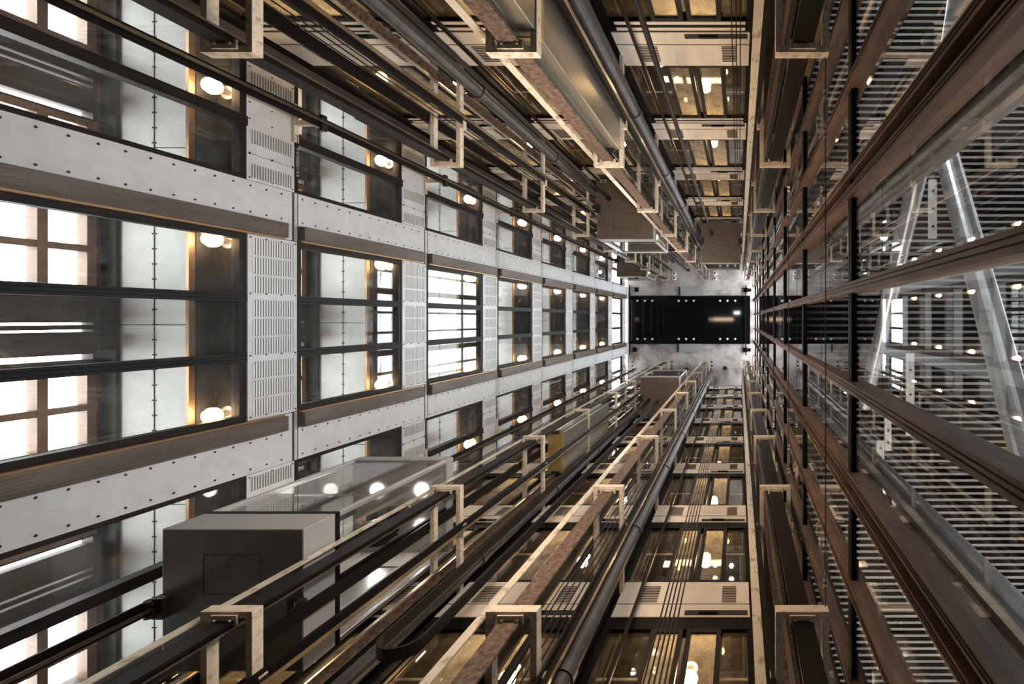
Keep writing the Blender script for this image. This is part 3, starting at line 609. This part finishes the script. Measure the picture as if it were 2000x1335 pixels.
# ================================================================== passenger in the nearest cab
def person():
    base = (-1520, 885, 1872); hgt = 1.70 / S
    def P(x, y, z): return (base[0] + x * hgt, base[1] + y * hgt, base[2] + z * hgt)
    V = [P(0, 0, .53), P(0, 0.005, .62), P(0, 0.01, .72), P(0, 0.0, .80), P(0, -0.01, .845), P(0, -0.02, .875),           # pelvis..neck
         P(0, -.055, .51), P(.01, -.06, .28), P(0, -.065, .05), P(-.075, -.07, .02),
         P(0, .055, .51), P(-.02, .062, .28), P(.01, .068, .05), P(-.065, .075, .02),
         P(0, -.105, .80), P(.03, -.135, .63), P(-.05, -.12, .51),
         P(0, .105, .80), P(.03, .135, .63), P(-.06, .11, .53)]
    E = [(0, 1), (1, 2), (2, 3), (3, 4), (4, 5), (0, 6), (6, 7), (7, 8), (8, 9), (0, 10), (10, 11), (11, 12), (12, 13), (3, 14), (14, 15), (15, 16), (3, 17), (17, 18), (18, 19)]
    rad = [.085, .08, .09, .085, .045, .035, .06, .043, .03, .024, .06, .043, .03, .024, .045, .034, .026, .045, .034, .026]
    me = bpy.data.meshes.new('person'); me.from_pydata([[(p[i] - base[i]) * S for i in range(3)] for p in V], E, [])
    o = bpy.data.objects.new('person', me); C.objects.link(o); o.location = [k * S for k in base]
    sk = o.modifiers.new('skin', 'SKIN'); sk.use_smooth_shade = True; su = o.modifiers.new('sub', 'SUBSURF'); su.levels = 2; su.render_levels = 2
    for i, r in enumerate(rad): me.skin_vertices[0].data[i].radius = (r * 1.7, r * 1.7)
    me.skin_vertices[0].data[0].use_root = True; me.materials.append(M['jacket'])
    tag(o, 'person in a black jacket with reddish brown hair standing inside the nearest glass cab', 'person')
    hd = P(-.01, -.02, .935); b = MB(); b.ball(hd, .062 * hgt, 'skin', 18, 14, (1.05, .82, 1.15)); b.ball((hd[0] - .07 * hgt, hd[1], hd[2] - .01 * hgt), .012 * hgt, 'skin', 8, 6, (1, .8, 1.6))
    for e in (-1, 1):
        b.ball((hd[0], hd[1] + e * .052 * hgt, hd[2]), .015 * hgt, 'skin', 8, 6, (.7, .4, 1.2)); b.ball((hd[0] - .06 * hgt, hd[1] + e * .02 * hgt, hd[2] + .012 * hgt), .007 * hgt, 'seam', 8, 6)
    b.box(hd[0] - .067 * hgt, hd[0] - .058 * hgt, hd[1] - .016 * hgt, hd[1] + .016 * hgt, hd[2] - .042 * hgt, hd[2] - .037 * hgt, 'hair')
    b.build('head', o, base, smooth=True)
    b = MB(); b.ball((hd[0] + .014 * hgt, hd[1], hd[2] + .012 * hgt), .067 * hgt, 'hair', 18, 14, (1.0, .92, 1.12)); b.ball((hd[0] + .03 * hgt, hd[1], hd[2] - .05 * hgt), .05 * hgt, 'hair', 14, 10, (.7, .9, 1.2)); b.build('hair', o, base, smooth=True)
    for e, hp in ((-1, V[16]), (1, V[19])):
        b = MB(); b.ball(hp, .024 * hgt, 'skin', 10, 8, (.6, 1, 1.5))
        for i in range(4):
            x = hp[0] - .004 * hgt; y = hp[1] + (i - 1.5) * .011 * hgt; z = hp[2] - .03 * hgt; l = (.03, .036, .034, .026)[i] * hgt
            b.path([(x, y, z), (x - .006 * hgt, y, z - l * .6), (x - .018 * hgt, y, z - l)], .0055 * hgt, 'skin', 7)
        b.path([(hp[0] - .01 * hgt, hp[1] - e * .02 * hgt, hp[2]), (hp[0] - .022 * hgt, hp[1] - e * .034 * hgt, hp[2] - .02 * hgt), (hp[0] - .028 * hgt, hp[1] - e * .032 * hgt, hp[2] - .04 * hgt)], .006 * hgt, 'skin', 7)
        b.build('hand', o, base, smooth=True)
    for e, a in ((-1, (8, 9)), (1, (12, 13))):
        b = MB(); p, q = V[a[0]], V[a[1]]; b.ball(((p[0] + q[0]) / 2, q[1], base[2] + .022 * hgt), .04 * hgt, 'trouser', 12, 8, (1.8, .75, .55)); b.build('shoe', o, base, smooth=True)
person()
